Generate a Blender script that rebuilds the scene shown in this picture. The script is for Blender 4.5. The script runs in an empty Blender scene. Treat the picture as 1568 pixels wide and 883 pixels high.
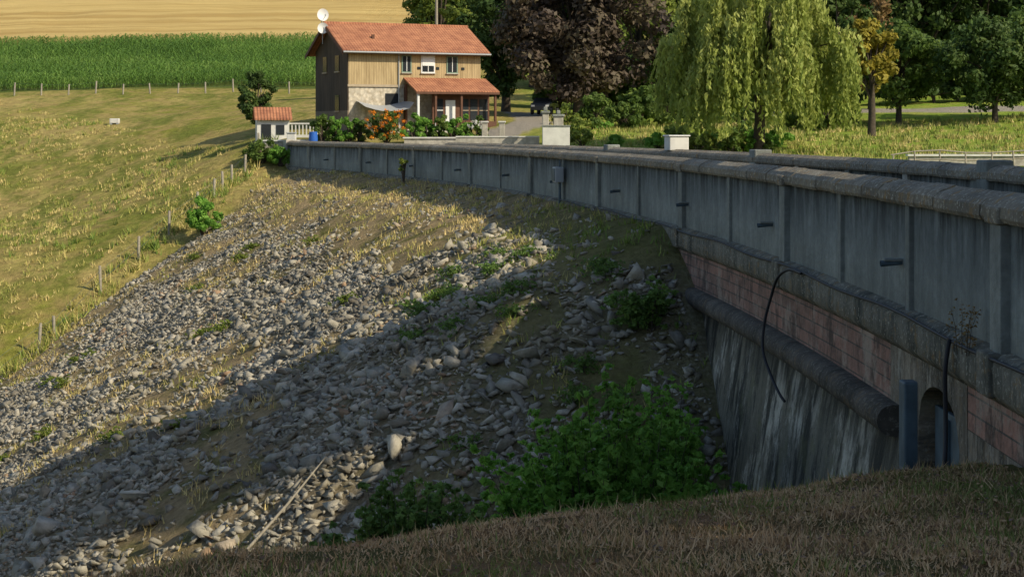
import bpy, bmesh, math, random
import numpy as np
from mathutils import Vector, Matrix
random.seed(7); RS=np.random.RandomState(11)
C=bpy.context; S=C.scene
# ---------------------------------------------------------------- helpers
def link(o,parent=None):
    S.collection.objects.link(o)
    if parent is not None: o.parent=parent
    return o
def empty(name,loc=(0,0,0),rz=0,parent=None,scale=1):
    e=bpy.data.objects.new(name,None); e.location=loc; e.rotation_euler=(0,0,rz); e.scale=(scale,)*3
    e.empty_display_size=.2
    return link(e,parent)
def build(name,V,F,mat,parent=None,rnd=None,smooth=False):
    V=np.asarray(V,dtype=np.float32); F=np.asarray(F,dtype=np.int32)
    me=bpy.data.meshes.new(name)
    n,k=F.shape
    me.vertices.add(len(V)); me.vertices.foreach_set('co',V.ravel())
    me.loops.add(n*k); me.loops.foreach_set('vertex_index',F.ravel())
    me.polygons.add(n); me.polygons.foreach_set('loop_start',np.arange(0,n*k,k,dtype=np.int32))
    me.polygons.foreach_set('loop_total',np.full(n,k,dtype=np.int32))
    if smooth: me.polygons.foreach_set('use_smooth',np.ones(n,dtype=bool))
    if rnd is not None:
        a=me.attributes.new('rnd','FLOAT','POINT'); a.data.foreach_set('value',np.asarray(rnd,dtype=np.float32))
    me.update(calc_edges=True); me.validate()
    me.materials.append(mat)
    return link(bpy.data.objects.new(name,me),parent)
def pyd(name,V,F,mat,parent=None,smooth=False,bevel=0):
    me=bpy.data.meshes.new(name); me.from_pydata([tuple(v) for v in V],[],F); me.update()
    bm=bmesh.new(); bm.from_mesh(me); bmesh.ops.recalc_face_normals(bm,faces=bm.faces); bm.to_mesh(me); bm.free()
    if smooth:
        for p in me.polygons: p.use_smooth=True
    me.materials.append(mat)
    o=link(bpy.data.objects.new(name,me),parent)
    if bevel:
        b=o.modifiers.new('b','BEVEL'); b.width=bevel; b.segments=2; b.limit_method='ANGLE'
    return o
BF=[(0,3,2,1),(4,5,6,7),(0,1,5,4),(1,2,6,5),(2,3,7,6),(3,0,4,7)]
def box(name,a,b,mat,parent=None,bevel=0):
    x0,y0,z0=a;x1,y1,z1=b
    V=[(x0,y0,z0),(x1,y0,z0),(x1,y1,z0),(x0,y1,z0),(x0,y0,z1),(x1,y0,z1),(x1,y1,z1),(x0,y1,z1)]
    return pyd(name,V,BF,mat,parent,bevel=bevel)
def tube_arrays(pts,rad,sides=7):
    pts=[Vector(p) for p in pts]; V=[];F=[]
    for i,p in enumerate(pts):
        t=(pts[min(i+1,len(pts)-1)]-pts[max(i-1,0)]).normalized()
        a=t.cross(Vector((.13,.97,.2))).normalized(); b=t.cross(a).normalized()
        for s in range(sides):
            an=2*math.pi*s/sides; V.append(p+(a*math.cos(an)+b*math.sin(an))*rad[i])
    for i in range(len(pts)-1):
        for s in range(sides):
            s2=(s+1)%sides
            F.append((i*sides+s,i*sides+s2,(i+1)*sides+s2,(i+1)*sides+s))
    return V,F
def tubes(name,lst,mat,parent=None,sides=7):
    V=[];F=[]
    for pts,rad in lst:
        v,f=tube_arrays(pts,rad,sides); o=len(V); V+=v; F+=[tuple(i+o for i in q) for q in f]
    return build(name,[tuple(v) for v in V],F,mat,parent,smooth=True)
def vnoise(x,y,seed=0):
    x=np.asarray(x,float);y=np.asarray(y,float)
    xi=np.floor(x);yi=np.floor(y);fx=x-xi;fy=y-yi
    fx=fx*fx*(3-2*fx);fy=fy*fy*(3-2*fy)
    def h(a,b):
        v=np.sin(a*127.1+b*311.7+seed*74.7)*43758.5453; return v-np.floor(v)
    return (h(xi,yi)*(1-fx)+h(xi+1,yi)*fx)*(1-fy)+(h(xi,yi+1)*(1-fx)+h(xi+1,yi+1)*fx)*fy
def fbm(x,y,seed=0,o=4):
    s=0;a=.5
    for i in range(o): s=s+a*vnoise(x*2**i,y*2**i,seed+i); a*=.5
    return s/(1-.5**o)
def sm(a,b,x):
    t=np.clip((x-a)/(b-a),0,1); return t*t*(3-2*t)
# ---------------------------------------------------------------- materials
class M:
    def __init__(s,name):
        s.m=bpy.data.materials.new(name); s.m.use_nodes=True; s.nt=s.m.node_tree; s.n=s.nt.nodes
        s.p=s.n['Principled BSDF']; s.p.inputs['Roughness'].default_value=.85
        s.p.inputs['Specular IOR Level'].default_value=.25; s.out=s.n['Material Output']
    def l(s,a,b): s.nt.links.new(a,b)
    def coord(s,scale=(1,1,1)):
        g=s.n.new('ShaderNodeNewGeometry'); m=s.n.new('ShaderNodeMapping'); s.l(g.outputs['Position'],m.inputs[0]); m.inputs['Scale'].default_value=scale
        return m.outputs[0]
    def obj(s,scale=(1,1,1)):
        g=s.n.new('ShaderNodeTexCoord'); m=s.n.new('ShaderNodeMapping'); s.l(g.outputs['Object'],m.inputs[0]); m.inputs['Scale'].default_value=scale
        return m.outputs[0]
    def noise(s,sc,vec=None,detail=4,rough=.6):
        t=s.n.new('ShaderNodeTexNoise'); t.inputs['Scale'].default_value=sc; t.inputs['Detail'].default_value=detail; t.inputs['Roughness'].default_value=rough
        s.l(vec if vec is not None else s.coord(),t.inputs['Vector']); return t.outputs['Fac']
    def ramp(s,f,stops):
        r=s.n.new('ShaderNodeValToRGB'); e=r.color_ramp.elements
        while len(e)<len(stops): e.new(.5)
        for i,(p,c) in enumerate(stops):
            e[i].position=p; e[i].color=(c,c,c,1) if not hasattr(c,'__len__') else (*c,1)
        s.l(f,r.inputs[0]); return r.outputs[0]
    def attr(s,n):
        a=s.n.new('ShaderNodeAttribute'); a.attribute_name=n; return a.outputs['Fac']
    def mix(s,f,a,b,mode='MIX'):
        m=s.n.new('ShaderNodeMix'); m.data_type='RGBA'; m.blend_type=mode
        for i,v in ((0,f),(6,a),(7,b)):
            sock=m.inputs[i]
            if hasattr(v,'is_output'): s.l(v,sock)
            elif hasattr(v,'__len__'): sock.default_value=(*v,1)
            elif i==0: sock.default_value=v
            else: sock.default_value=(v,v,v,1)
        return m.outputs[2]
    def math(s,op,a,b=0):
        m=s.n.new('ShaderNodeMath'); m.operation=op
        for i,v in enumerate((a,b)):
            if hasattr(v,'is_output'): s.l(v,m.inputs[i])
            else: m.inputs[i].default_value=v
        return m.outputs[0]
    def col(s,c):
        if hasattr(c,'is_output'): s.l(c,s.p.inputs['Base Color'])
        else: s.p.inputs['Base Color'].default_value=(*c,1)
    def bump(s,h,st=.5,d=.05):
        b=s.n.new('ShaderNodeBump'); b.inputs['Strength'].default_value=st; b.inputs['Distance'].default_value=d
        s.l(h,b.inputs['Height']); s.l(b.outputs[0],s.p.inputs['Normal'])
    def trans(s,c,w=.3):
        t=s.n.new('ShaderNodeBsdfTranslucent'); s.l(c,t.inputs[0]); x=s.n.new('ShaderNodeMixShader'); x.inputs[0].default_value=w
        s.l(s.p.outputs[0],x.inputs[1]); s.l(t.outputs[0],x.inputs[2]); s.l(x.outputs[0],s.out.inputs[0])
def plain(name,c,rough=.8,var=.25,sc=3,metal=0):
    m=M(name); n=m.noise(sc); c2=tuple(x*(1-var) for x in c); m.col(m.ramp(n,[(.3,c2),(.7,c)])); m.p.inputs['Roughness'].default_value=rough
    m.p.inputs['Metallic'].default_value=metal; return m.m
def foliage(name,stops,w=.35):
    m=M(name); a=m.attr('rnd'); c=m.ramp(a,stops)
    m.p.inputs['Roughness'].default_value=.65
    if w>0:
        n=m.noise(.35,detail=1); c=m.mix(.5,c,m.ramp(n,[(.3,.6),(.7,1.0)]),'MULTIPLY'); m.col(c); m.trans(c,w)
    else: m.col(c)
    return m.m
def concrete(name,base,dark,streak=.6,white=0.,lichen=0.,topz=None,black=.9):
    m=M(name); fine=m.noise(9,detail=6); big=m.noise(.7,detail=4)
    c=m.mix(m.ramp(big,[(.35,0),(.65,1)]),tuple(x*.68 for x in base),base)
    c=m.mix(.5,c,m.ramp(fine,[(.3,.45),(.65,1)]),'MULTIPLY')
    st=m.noise(1,m.coord((.05,2.0,.38)),detail=6,rough=.75)
    c=m.mix(m.math('MULTIPLY',m.ramp(st,[(.42,0),(.64,1)]),streak),c,dark)
    if white:
        st2=m.noise(1.0,m.coord((.05,1.0,.5)),detail=9,rough=.75)
        c=m.mix(m.math('MULTIPLY',m.ramp(st2,[(.50,0),(.60,1)]),white),c,(.56,.52,.43))
        st3=m.noise(1.3,m.coord((.05,1.5,.36)),detail=9,rough=.78)
        c=m.mix(m.math('MULTIPLY',m.ramp(st3,[(.49,0),(.57,1)]),black),c,(.022,.022,.017))
        st4=m.noise(.9,m.coord((.05,1.1,.9)),detail=7,rough=.7)
        c=m.mix(m.math('MULTIPLY',m.ramp(st4,[(.56,0),(.66,1)]),.5),c,(.12,.12,.05))
    if topz is not None:
        z0,z1=topz
        g=m.n.new('ShaderNodeNewGeometry'); sp=m.n.new('ShaderNodeSeparateXYZ'); m.l(g.outputs['Position'],sp.inputs[0])
        mr=m.n.new('ShaderNodeMapRange'); m.l(sp.outputs['Z'],mr.inputs[0]); mr.inputs[1].default_value=z0; mr.inputs[2].default_value=z1
        st4=m.noise(1.3,m.coord((.05,2.5,.35)),detail=7,rough=.75)
        f=m.math('MULTIPLY',mr.outputs[0],m.ramp(st4,[(.36,0.0),(.58,1)]))
        c=m.mix(f,c,(.026,.026,.022))
    if lichen:
        v=m.noise(14,detail=5,rough=.7); c=m.mix(m.math('MULTIPLY',m.ramp(v,[(.56,0),(.62,1)]),lichen),c,(.46,.43,.34))
        v=m.noise(5,detail=6,rough=.7); c=m.mix(m.math('MULTIPLY',m.ramp(v,[(.55,0),(.64,1)]),lichen*.8),c,(.30,.17,.05))
    m.col(c); m.bump(m.noise(14,detail=8,rough=.7),.7,.05); return m.m
MAT={}
MAT['panel']=concrete('parapet_concrete',(.30,.315,.28),(.12,.128,.112),.65,topz=(-2.0,-1.0))
MAT['pil']=concrete('pilaster_concrete',(.31,.32,.285),(.10,.11,.095),.6)
MAT['cap']=concrete('coping_stone',(.29,.25,.185),(.08,.068,.05),.5,lichen=.85)
MAT['ledge']=concrete('ledge_concrete',(.25,.23,.18),(.03,.034,.026),.9,lichen=.6)
MAT['patch']=concrete('patched_concrete',(.40,.33,.245),(.09,.075,.055),.9,white=.5,lichen=.3,black=.7)
MAT['roll']=concrete('roll_moulding',(.14,.12,.095),(.03,.028,.022),.9,lichen=.25)
MAT['lower']=concrete('stained_wall',(.27,.245,.18),(.055,.055,.042),.7,white=.85,topz=(-5.1,-4.3))
def brick_mat():
    m=M('red_block'); g=m.n.new('ShaderNodeNewGeometry'); sp=m.n.new('ShaderNodeSeparateXYZ'); m.l(g.outputs['Position'],sp.inputs[0])
    cb=m.n.new('ShaderNodeCombineXYZ'); m.l(sp.outputs['Y'],cb.inputs[0]); m.l(sp.outputs['Z'],cb.inputs[1])
    b=m.n.new('ShaderNodeTexBrick'); m.l(cb.outputs[0],b.inputs['Vector']); b.inputs['Scale'].default_value=1
    b.inputs['Brick Width'].default_value=.72; b.inputs['Row Height'].default_value=.222; b.inputs['Mortar Size'].default_value=.013; b.inputs['Bias'].default_value=-.1
    b.inputs['Color1'].default_value=(.38,.205,.15,1); b.inputs['Color2'].default_value=(.24,.15,.115,1); b.inputs['Mortar'].default_value=(.12,.10,.08,1)
    c=b.outputs['Color']; c=m.mix(.6,c,m.ramp(m.noise(5,detail=6),[(.3,.45),(.65,1)]),'MULTIPLY')
    st=m.noise(1,m.coord((.1,1.1,1.1)),detail=8,rough=.75)
    c=m.mix(m.math('MULTIPLY',m.ramp(st,[(.50,0),(.62,1)]),.65),c,(.38,.32,.25))
    st=m.noise(1.4,m.coord((.1,1.3,.8)),detail=8,rough=.75)
    c=m.mix(m.math('MULTIPLY',m.ramp(st,[(.51,0),(.62,1)]),.8),c,(.06,.045,.035))
    m.col(c); m.bump(m.math('ADD',m.math('MULTIPLY',b.outputs['Fac'],-1.5),m.noise(12,detail=6)),.9,.04); return m.m
MAT['brick']=brick_mat()
MAT['asphalt']=plain('road_asphalt',(.09,.088,.08),.9,.4,5)
MAT['bark']=plain('bark',(.09,.07,.05),.95,.5,6)
MAT['wood_post']=plain('weathered_post',(.33,.29,.22),.9,.4,9)
MAT['steel']=plain('grey_blue_steel',(.10,.14,.165),.55,.5,3,.0)
MAT['dark']=plain('recess_shade_paint',(.02,.022,.025),.9,.3,2)  # near-black colour stands in for the shade inside openings
MAT['cable']=plain('cable_rubber',(.03,.03,.035),.6,.2,2)
MAT['white']=plain('white_render',(.66,.64,.58),.85,.2,2)
MAT['stonewhite']=plain('pale_stone',(.5,.46,.38),.9,.45,3.5)
MAT['glass']=plain('window_glass',(.03,.035,.04),.12,.3,1)
MAT['frame']=plain('white_frame',(.7,.69,.66),.6,.1,2)
MAT['blue']=plain('blue_plastic',(.03,.12,.45),.5,.1,2)
MAT['bin']=plain('grey_plastic',(.35,.36,.36),.5,.1,2)
def rockmat():
    m=M('riprap_rock'); c=m.ramp(m.attr('rnd'),[(0,(.16,.14,.11)),(.35,(.31,.28,.215)),(.7,(.43,.39,.305)),(.92,(.55,.49,.38)),(1,(.38,.25,.15))])
    c=m.mix(.6,c,m.ramp(m.noise(6,detail=5),[(.3,.45),(.65,1)]),'MULTIPLY')
    c=m.mix(m.math('MULTIPLY',m.ramp(m.noise(.7,detail=6,rough=.7),[(.52,0),(.66,1)]),.6),c,(.21,.17,.09))
    m.col(c); m.bump(m.noise(16,detail=5,rough=.7),.8,.04); return m.m
MAT['rock']=rockmat()
# ---------------------------------------------------------------- dam path
def pX(Y): return 5.5-(Y-20.)**2/410.
def off(Y,d):
    a=-(Y-20.)/205.; L=math.sqrt(1+a*a)
    return (pX(Y)-d/L, Y+a*d/L)
# ---------------------------------------------------------------- terrain
common=[(-56,180,3.6),(-23,170,3.4),(-37.6,120,-6.6),(-27.3,117,-4.6),(-18,118,-.7),(-12,122,-.15),(-3,127,.1),(-15,129,.5),(1,125,.6),(3,140,1.5),
 (-20,150,2.4),(0,155,2.),(12,150,1.4),(-85,270,14.3),(-30,270,15.2),(-140,420,35),(-50,420,37),(50,420,36),(160,420,36),(40,260,12),(90,260,13),
 (-400,900,90),(0,900,95),(400,900,90),(-400,200,15),(-700,1500,150),(0,1500,160),(700,1500,150),(29,115,-.4),(43,150,2.1),(34,150,2.0),(60,110,-.2),(400,200,12),
 (20,108,-1.1),(10,130,.3),(-85,120,-6),(-90,190,3)]
Lp=common+[(-25.1,80,-13.9),(-21.5,92,-8.8),(-17.8,104,-4.2),(-28,60,-20),(-15,60,-17),(-10,42,-15),(-30,30,-20),(0,30,-13),(0,8,-8),(4,20,-10),(-10,90,-9.5),(-12,103,-4.2),
 (0,60,-12),(-45,80,-12),(-60,50,-15),(-80,0,-15),(0,-100,0),(-300,-100,0),(-14.5,111.5,-2.6)]
Rp=common+[(-5,112,-1.3),(2,103,-1.6),(12,95,-1.8),(12,60,-3.2),(25,60,-3.2),(40,60,-2.8),(20,20,-2.6),(15,0,-1.5),(60,20,-2),(0,-100,2),(200,-50,0),(24,90,-1.7),(-14,114,-1.0)]
def tps_fit(P):
    P=np.array(P,float); X=P[:,:2]/100.; n=len(P)
    r=np.linalg.norm(X[:,None]-X[None],axis=2); K=r*r*np.log(r+1e-9)
    A=np.zeros((n+3,n+3)); A[:n,:n]=K+np.eye(n)*1e-5; A[:n,n]=1; A[:n,n+1:]=X; A[n,:n]=1; A[n+1:,:n]=X.T
    w=np.linalg.solve(A,np.concatenate([P[:,2],[0,0,0]])); return X,w
TL=tps_fit(Lp);TR=tps_fit(Rp)
def tps(T,x,y):
    X,w=T; x=x/100.;y=y/100.; n=len(X); out=np.full(x.shape,w[n])+w[n+1]*x+w[n+2]*y
    for i in range(n):
        r2=(x-X[i,0])**2+(y-X[i,1])**2; out+=w[i]*r2*.5*np.log(r2+1e-12)
    return out
sY=np.linspace(43,113,141); sX=pX(sY)
def embD(x,y):
    d=np.full(x.shape,1e9)
    for a,b in zip(sX,sY): d=np.minimum(d,(x-a)**2+(y-b)**2)
    return np.sqrt(d)
def nbank(x,y):
    xc=np.clip(x,-40,30)
    ye=12.5+.9*xc; ze=-3.05-.09*xc; t=ye-y
    return np.minimum(ze+np.where(t>0,.13*t,.0)-np.where(t<0,.35*(np.sqrt(t*t+.25)-.5),0),2.5)
def parts(x,y):
    x=np.asarray(x,float);y=np.asarray(y,float)
    a=-(y-20.)/205.; d=(pX(y)-x)/np.sqrt(1+a*a)
    L=tps(TL,x,y);R=tps(TR,x,y)
    D=embD(x,y); E=-2.5-np.where(D<4,.3*D,1.2+.52*(D-4))-.1*np.maximum(0,43-y)
    N=nbank(x,y)
    E=E+(fbm(x*.35,y*.35,3)-.5)*.7*sm(2,6,D)
    left=np.maximum(np.maximum(L,E),N)
    right=np.maximum(R,np.where(y<30,N,-99))
    inside=(d<-1)&(d>-5.2)&(y<112)
    right=np.where(inside,np.minimum(right,-2.3),right)
    w=sm(113,124,y)
    z=np.where(d>-1,left*(1-w)+right*w,right)
    isE=(d>-1)&(y<116)&(E>=L)&(E>=N)
    isN=(N>=np.where(d>-1,np.maximum(L,E),R))&(y<40)
    return z,d,D,isE,isN,E-L
def T(x,y): return parts(x,y)[0]
def addn(z,x,y):
    return z+(fbm(x*.12,y*.12,9)-.5)*.9*sm(60,120,np.abs(y-0)) + (fbm(x*1.1,y*1.1,19)-.5)*.16
def ground_h(x,y):
    x=np.atleast_1d(np.asarray(x,float));y=np.atleast_1d(np.asarray(y,float)); return addn(T(x,y),x,y)
ar=np.arange
gx=np.concatenate([ar(-900,-120,40),ar(-120,-32,2),ar(-32,14,.4),ar(14,60,1.5),ar(60,200,6),ar(200,950,50)])
gy=np.concatenate([ar(-150,0,10),ar(0,5,1),ar(5,20,.25),ar(20,116,.5),ar(116,200,1.5),ar(200,420,5),ar(420,1600,40)])
XX,YY=np.meshgrid(gx,gy); xf=XX.ravel();yf=YY.ravel()
z,d,D,isE,isN,EL=parts(xf,yf); z=addn(z,xf,yf)
nx,ny=len(gx),len(gy)
idx=np.arange(nx*ny).reshape(ny,nx)
F=np.stack([idx[:-1,:-1].ravel(),idx[:-1,1:].ravel(),idx[1:,1:].ravel(),idx[1:,:-1].ravel()],1)
gm=M('ground')
def corn_mask(x,y): return (y>186)&(y<264)&(x<-12)&(x>-140)
def at(me,n,v):
    a=me.attributes.new(n,'FLOAT','POINT'); a.data.foreach_set('value',np.asarray(v,dtype=np.float32))
ground=build('ground',np.stack([xf,yf,z],1),F,gm.m,smooth=True)
me=ground.data
at(me,'emb',np.where(isE,sm(-.2,.5,EL+(fbm(xf*.8,yf*.8,2)-.5)*.8),0.))
at(me,'near',isN*1.)
at(me,'stub',sm(266,270,yf)*sm(40,-5,xf-(yf-270)*.25))
at(me,'corn',corn_mask(xf,yf)*1.)
at(me,'rg',sm(-2,6,xf)*sm(60,80,yf))
def veg(x,y): return sm(-5,0,x+(fbm(x*.3,y*.3,14)-.5)*5)*sm(60,50,y)
def rockdens(x,y,D):
    fn=fbm(x*.28,y*.28,31); dens=sm(.33,.53,fn)*.9+.10
    edge=np.where(y<55,3.4,6.0)+3.5*(fbm(x*.15,y*.15,5)-.5)*2
    u=sm(edge-1.2,edge+1.2,D)
    dens=dens*(.07+.93*u)*(1-.68*veg(x,y)*sm(.62,.42,fbm(x*.6,y*.6,55)))
    return np.maximum(dens,.6*((D<9)&(D>2.4)&(y<41)&(x>3)))
at(me,'stone',np.where(isE,rockdens(xf,yf,D),0)); at(me,'veg',np.where(isE,veg(xf,yf),0))
drive=(np.abs(xf-(0+.0*yf+np.sin((yf-113)*.08)*2-3*sm(125,112,yf)-2*sm(118,108,yf)))<1.9)&(yf>108)&(yf<150)&(d<-.5)
path=(np.abs(yf-(146+.05*xf))<3.5)&(xf>20)
at(me,'road',(drive|path)*1.)
a_g=gm.noise(.09,detail=5); b_g=gm.noise(1.6,detail=6,rough=.7); c_g=gm.noise(.5,detail=5)
hill=gm.mix(gm.ramp(a_g,[(.38,0),(.60,1)]),(.27,.265,.05),(.48,.38,.13))
hill=gm.mix(gm.ramp(c_g,[(.42,0),(.62,.85)]),hill,(.42,.31,.115))
hill=gm.mix(gm.ramp(gm.noise(.25,gm.coord((1,.5,1)),detail=8,rough=.75),[(.47,0),(.60,.85)]),hill,(.17,.20,.035))
hill=gm.mix(.75,hill,gm.ramp(b_g,[(.3,.4),(.65,1.1)]),'MULTIPLY')
rg=gm.mix(gm.ramp(c_g,[(.4,0),(.62,1)]),(.22,.33,.04),(.36,.38,.08)); rg=gm.mix(.5,rg,gm.ramp(b_g,[(.3,.5),(.65,1)]),'MULTIPLY')
emb=gm.mix(gm.ramp(gm.noise(.6,detail=6,rough=.7),[(.36,0),(.52,1)]),(.18,.17,.05),(.43,.315,.165)); emb=gm.mix(gm.math('MULTIPLY',gm.attr('veg'),.75),emb,(.17,.17,.055)); emb=gm.mix(.7,emb,gm.ramp(gm.noise(5,detail=6),[(.3,.4),(.65,1)]),'MULTIPLY')
vo=gm.n.new('ShaderNodeTexVoronoi'); vo.inputs['Scale'].default_value=7; gm.l(gm.coord(),vo.inputs['Vector'])
pebc=gm.mix(gm.ramp(vo.outputs['Distance'],[(.15,0),(.55,1)]),(.36,.32,.25),(.09,.075,.05)); pebc=gm.mix(.5,pebc,(.28,.235,.165))
emb=gm.mix(gm.math('MULTIPLY',gm.attr('stone'),.7),emb,pebc)
near=gm.mix(gm.ramp(gm.noise(.8,detail=5),[(.42,0),(.6,1)]),(.17,.15,.05),(.35,.205,.10)); near=gm.mix(.8,near,gm.ramp(gm.noise(20,detail=6),[(.3,.3),(.65,1)]),'MULTIPLY')
stub=gm.mix(gm.ramp(gm.noise(1,gm.coord((.012,.16,.16)),detail=5),[(.38,0),(.6,1)]),(.42,.28,.095),(.58,.42,.16))
c=gm.mix(gm.attr('rg'),hill,rg); c=gm.mix(gm.attr('emb'),c,emb); c=gm.mix(gm.attr('near'),c,near); c=gm.mix(gm.attr('stub'),c,stub)
c=gm.mix(gm.attr('corn'),c,(.10,.13,.03)); c=gm.mix(gm.attr('road'),c,(.33,.29,.23)); gm.col(c); gm.p.inputs['Roughness'].default_value=1; gm.p.inputs['Specular IOR Level'].default_value=.05
gm.bump(gm.math('ADD',gm.noise(2.2,detail=8,rough=.75),gm.math('MULTIPLY',gm.noise(14,detail=5),.3)),1.0,.25)
# ---------------------------------------------------------------- dam structures
dam=empty('dam_wall')
Ys=np.concatenate([ar(8,40,.8),ar(40,113.5,1.5)]); Ys[-1]=113
def sweep(name,Ys,prof,mat,parent,smooth=False):
    V=[];k=len(prof)
    for Y in Ys:
        for dd,zz in prof:
            x,y=off(Y,dd); V.append((x,y,zz))
    F=[(i*k+j,i*k+j+1,(i+1)*k+j+1,(i+1)*k+j) for i in range(len(Ys)-1) for j in range(k-1)]
    return build(name,V,F,mat,parent,smooth=smooth)
sweep('parapet_panels',Ys,[(-.35,-1.85),(-.35,-.97),(0,-.97),(0,-2.46)],MAT['panel'],dam)
sweep('ledge',Ys,[(-.02,-2.44),(.10,-2.47),(.20,-2.56),(.20,-2.9),(.10,-3.02),(.02,-3.03)],MAT['ledge'],dam)
A0,A1=19.4,22.0
Yn=[y for y in Ys if y<=A0]; Yn=Yn+[A0]; Yf=[A1]+[y for y in Ys if y>A1]
Ybr=[y for y in Yf if y>22.9]
sweep('brick_band_far',Ybr,[(.08,-2.95),(.08,-3.88)],MAT['brick'],dam)
sweep('brick_band_patched',[A1,22.4,Ybr[0]+.05],[(.083,-2.95),(.083,-4.3)],MAT['patch'],dam)
sweep('near_band',Yn,[(.083,-2.95),(.083,-3.55)],MAT['brick'],dam)
sweep('near_band_lower',Yn,[(.086,-3.55),(.086,-4.3)],MAT['patch'],dam)
for nm,yy in (('near',Yn),('far',Yf)): sweep('lower_wall_'+nm,yy,[(.10,-4.2),(.25,-5.2),(1.2,-12)],MAT['lower'],dam)
ya=[22.75]+[y for y in Yf if y>22.9]
rp=[(.05,-3.82)]+[(.18+.22*math.sin(t),-4.04+.22*math.cos(t)) for t in np.linspace(0,math.pi,9)]+[(.05,-4.28)]
sweep('roll_moulding',ya,rp,MAT['roll'],dam,True)
pyd('roll_end',[(*off(22.752,a_),b_) for a_,b_ in rp],[tuple(range(len(rp)))],MAT['roll'],dam)
V=[];F=[];n=14
def arch(s): return -3.85+.58*math.sqrt(max(0,1-(2*s-1)**2)) if 0<s<1 else -3.85
B0,B1=19.75,21.7; bd=.09
cols=[(A0,None)]+[(B0+(B1-B0)*i/n,arch(i/n)) for i in range(n+1)]+[(A1,None)]
for (Y,za) in cols:
    x,y=off(Y,bd); V.append((x,y,-2.93)); V.append((x,y,za if za is not None else -12))
    x,y=off(Y,-1.3); V.append((x,y,za if za is not None else -12)); V.append((x,y,-12))
for i in range(1,n+1):
    a=i*4;b=a+4; F.append((a,b,b+1,a+1)); F.append((a+1,b+1,b+2,a+2))
V+= [(*off(B0,bd),-12),(*off(B1,bd),-12)]; k=len(V)
F.append((0,4,k-2,1)); i=(n+1)*4; F.append((i,i+4,i+5,k-1))
V+= [(*off(B0,-1.3),-12),(*off(B1,-1.3),-12)]
F.append((5,6,k,k-2)); F.append((i+1,i+2,k+1,k-1))
pyd('arch_bay',V,F,MAT['patch'],dam)
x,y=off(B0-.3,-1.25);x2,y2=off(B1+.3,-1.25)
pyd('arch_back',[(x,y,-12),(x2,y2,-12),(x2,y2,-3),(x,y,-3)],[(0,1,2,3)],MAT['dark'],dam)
def wbox(name,Y,w,d0,d1,z0,z1,mat,parent=None,bevel=.012):
    V=[]
    for zz in (z0,z1):
        for (yy,dd) in ((Y-w/2,d0),(Y+w/2,d0),(Y+w/2,d1),(Y-w/2,d1)):
            V.append((*off(yy,dd),zz))
    return pyd(name,V,BF,mat,parent,bevel=bevel)
wbox('arch_jamb',21.9,.3,.05,.27,-12,-3.35,MAT['steel'],dam,.03)
wbox('sluice_gate',20.75,1.7,-.16,-.10,-12,-3.62,MAT['steel'],dam)
wbox('gate_stiffener',20.9,.12,-.10,-.03,-12,-3.7,MAT['steel'],dam)
def coping(name,y0,y1,prof,step,mat,parent):
    V=[];F=[];Y=y0;k=len(prof);rr=random.Random(3)
    while Y<y1:
        L=step*(.9+.2*rr.random()); a=Y+.012;b=min(Y+L-.012,y1); jz=rr.uniform(-.008,.008); jd=rr.uniform(-.01,.01)
        o=len(V)
        for yy in (a,(a+b)/2,b):
            for dd,zz in prof: V.append((*off(yy,dd+jd),zz+jz))
        for s in range(2):
            for j in range(k):
                j2=(j+1)%k; F.append((o+s*k+j,o+s*k+j2,o+(s+1)*k+j2,o+(s+1)*k+j))
        F.append(tuple(o+j for j in range(k))); F.append(tuple(o+2*k+j for j in reversed(range(k))))
        Y+=L
    return pyd(name,V,F,mat,parent)
capp=[(-.44,-.98),(-.45,-.86),(-.40,-.79),(-.17,-.70),(.04,-.78),(.12,-.85),(.13,-.97),(.10,-1.02),(-.02,-1.03)]
coping('coping',8,113.2,capp,1.0,MAT['cap'],dam)
wide=[18.2,30.9,41.5,53,64,75,86,97,108]; nar=[22.4,26.6,36.2,47.2,58.5,69.5,80.5,91.5,102.5]
for i,Y in enumerate(wide):
    wbox('pilaster_%d'%i,Y,.42,-.02,.11,-2.5,-1.0,MAT['pil'],dam); wbox('pilaster_cap_%d'%i,Y,.5,-.02,.17,-1.04,-.84,MAT['cap'],dam,.03)
    wbox('pilaster_foot_%d'%i,Y,.46,0,.26,-2.95,-2.46,MAT['ledge'],dam,.03)
for i,Y in enumerate(nar): wbox('rib_%d'%i,Y,.2,-.02,.07,-2.48,-1.0,MAT['pil'],dam)
sp=[]
for Y in (22.95,32.2,41,50,59.6,68,77,86,95,104):
    p0=off(Y,-.02);p1=off(Y,.30); sp.append(([(*p0,-1.84),(*p1,-1.87)],[.045,.045])) 
    wbox('spout_lip_%d'%int(Y),Y,.14,-.01,.26,-1.83,-1.79,MAT['pil'],dam,.01)
tubes('drain_spouts',sp,MAT['steel'],dam,8)
wbox('wall_end',112.95,.6,-.42,.16,-3,-.62,MAT['stonewhite'],dam,.03)
rd=sweep('road',list(ar(-20,8,2))+list(Ys),[(-.36,-1.75),(-2.5,-1.70),(-4.62,-1.75)],MAT['asphalt'],None)
kb=sweep('kerb',list(Ys),[(-.36,-1.6),(-.58,-1.6),(-.6,-1.8)],MAT['pil'],None)
up=empty('parapet_wall')
Yu=[y for y in Ys if y<96]
sweep('parapet_panels',Yu,[(-4.62,-1.9),(-4.62,-.97),(-4.95,-.97),(-4.95,-4.5)],MAT['panel'],up)
coping('coping',8,95,[(dd-4.6,zz) for dd,zz in capp],1.25,MAT['cap'],up)
for i,Y in enumerate(list(ar(16,95,4.4))): wbox('post_%d'%i,Y,.34,-4.64,-4.54,-1.85,-1.0,MAT['stonewhite'] if i%2 else MAT['pil'],up)
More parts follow.
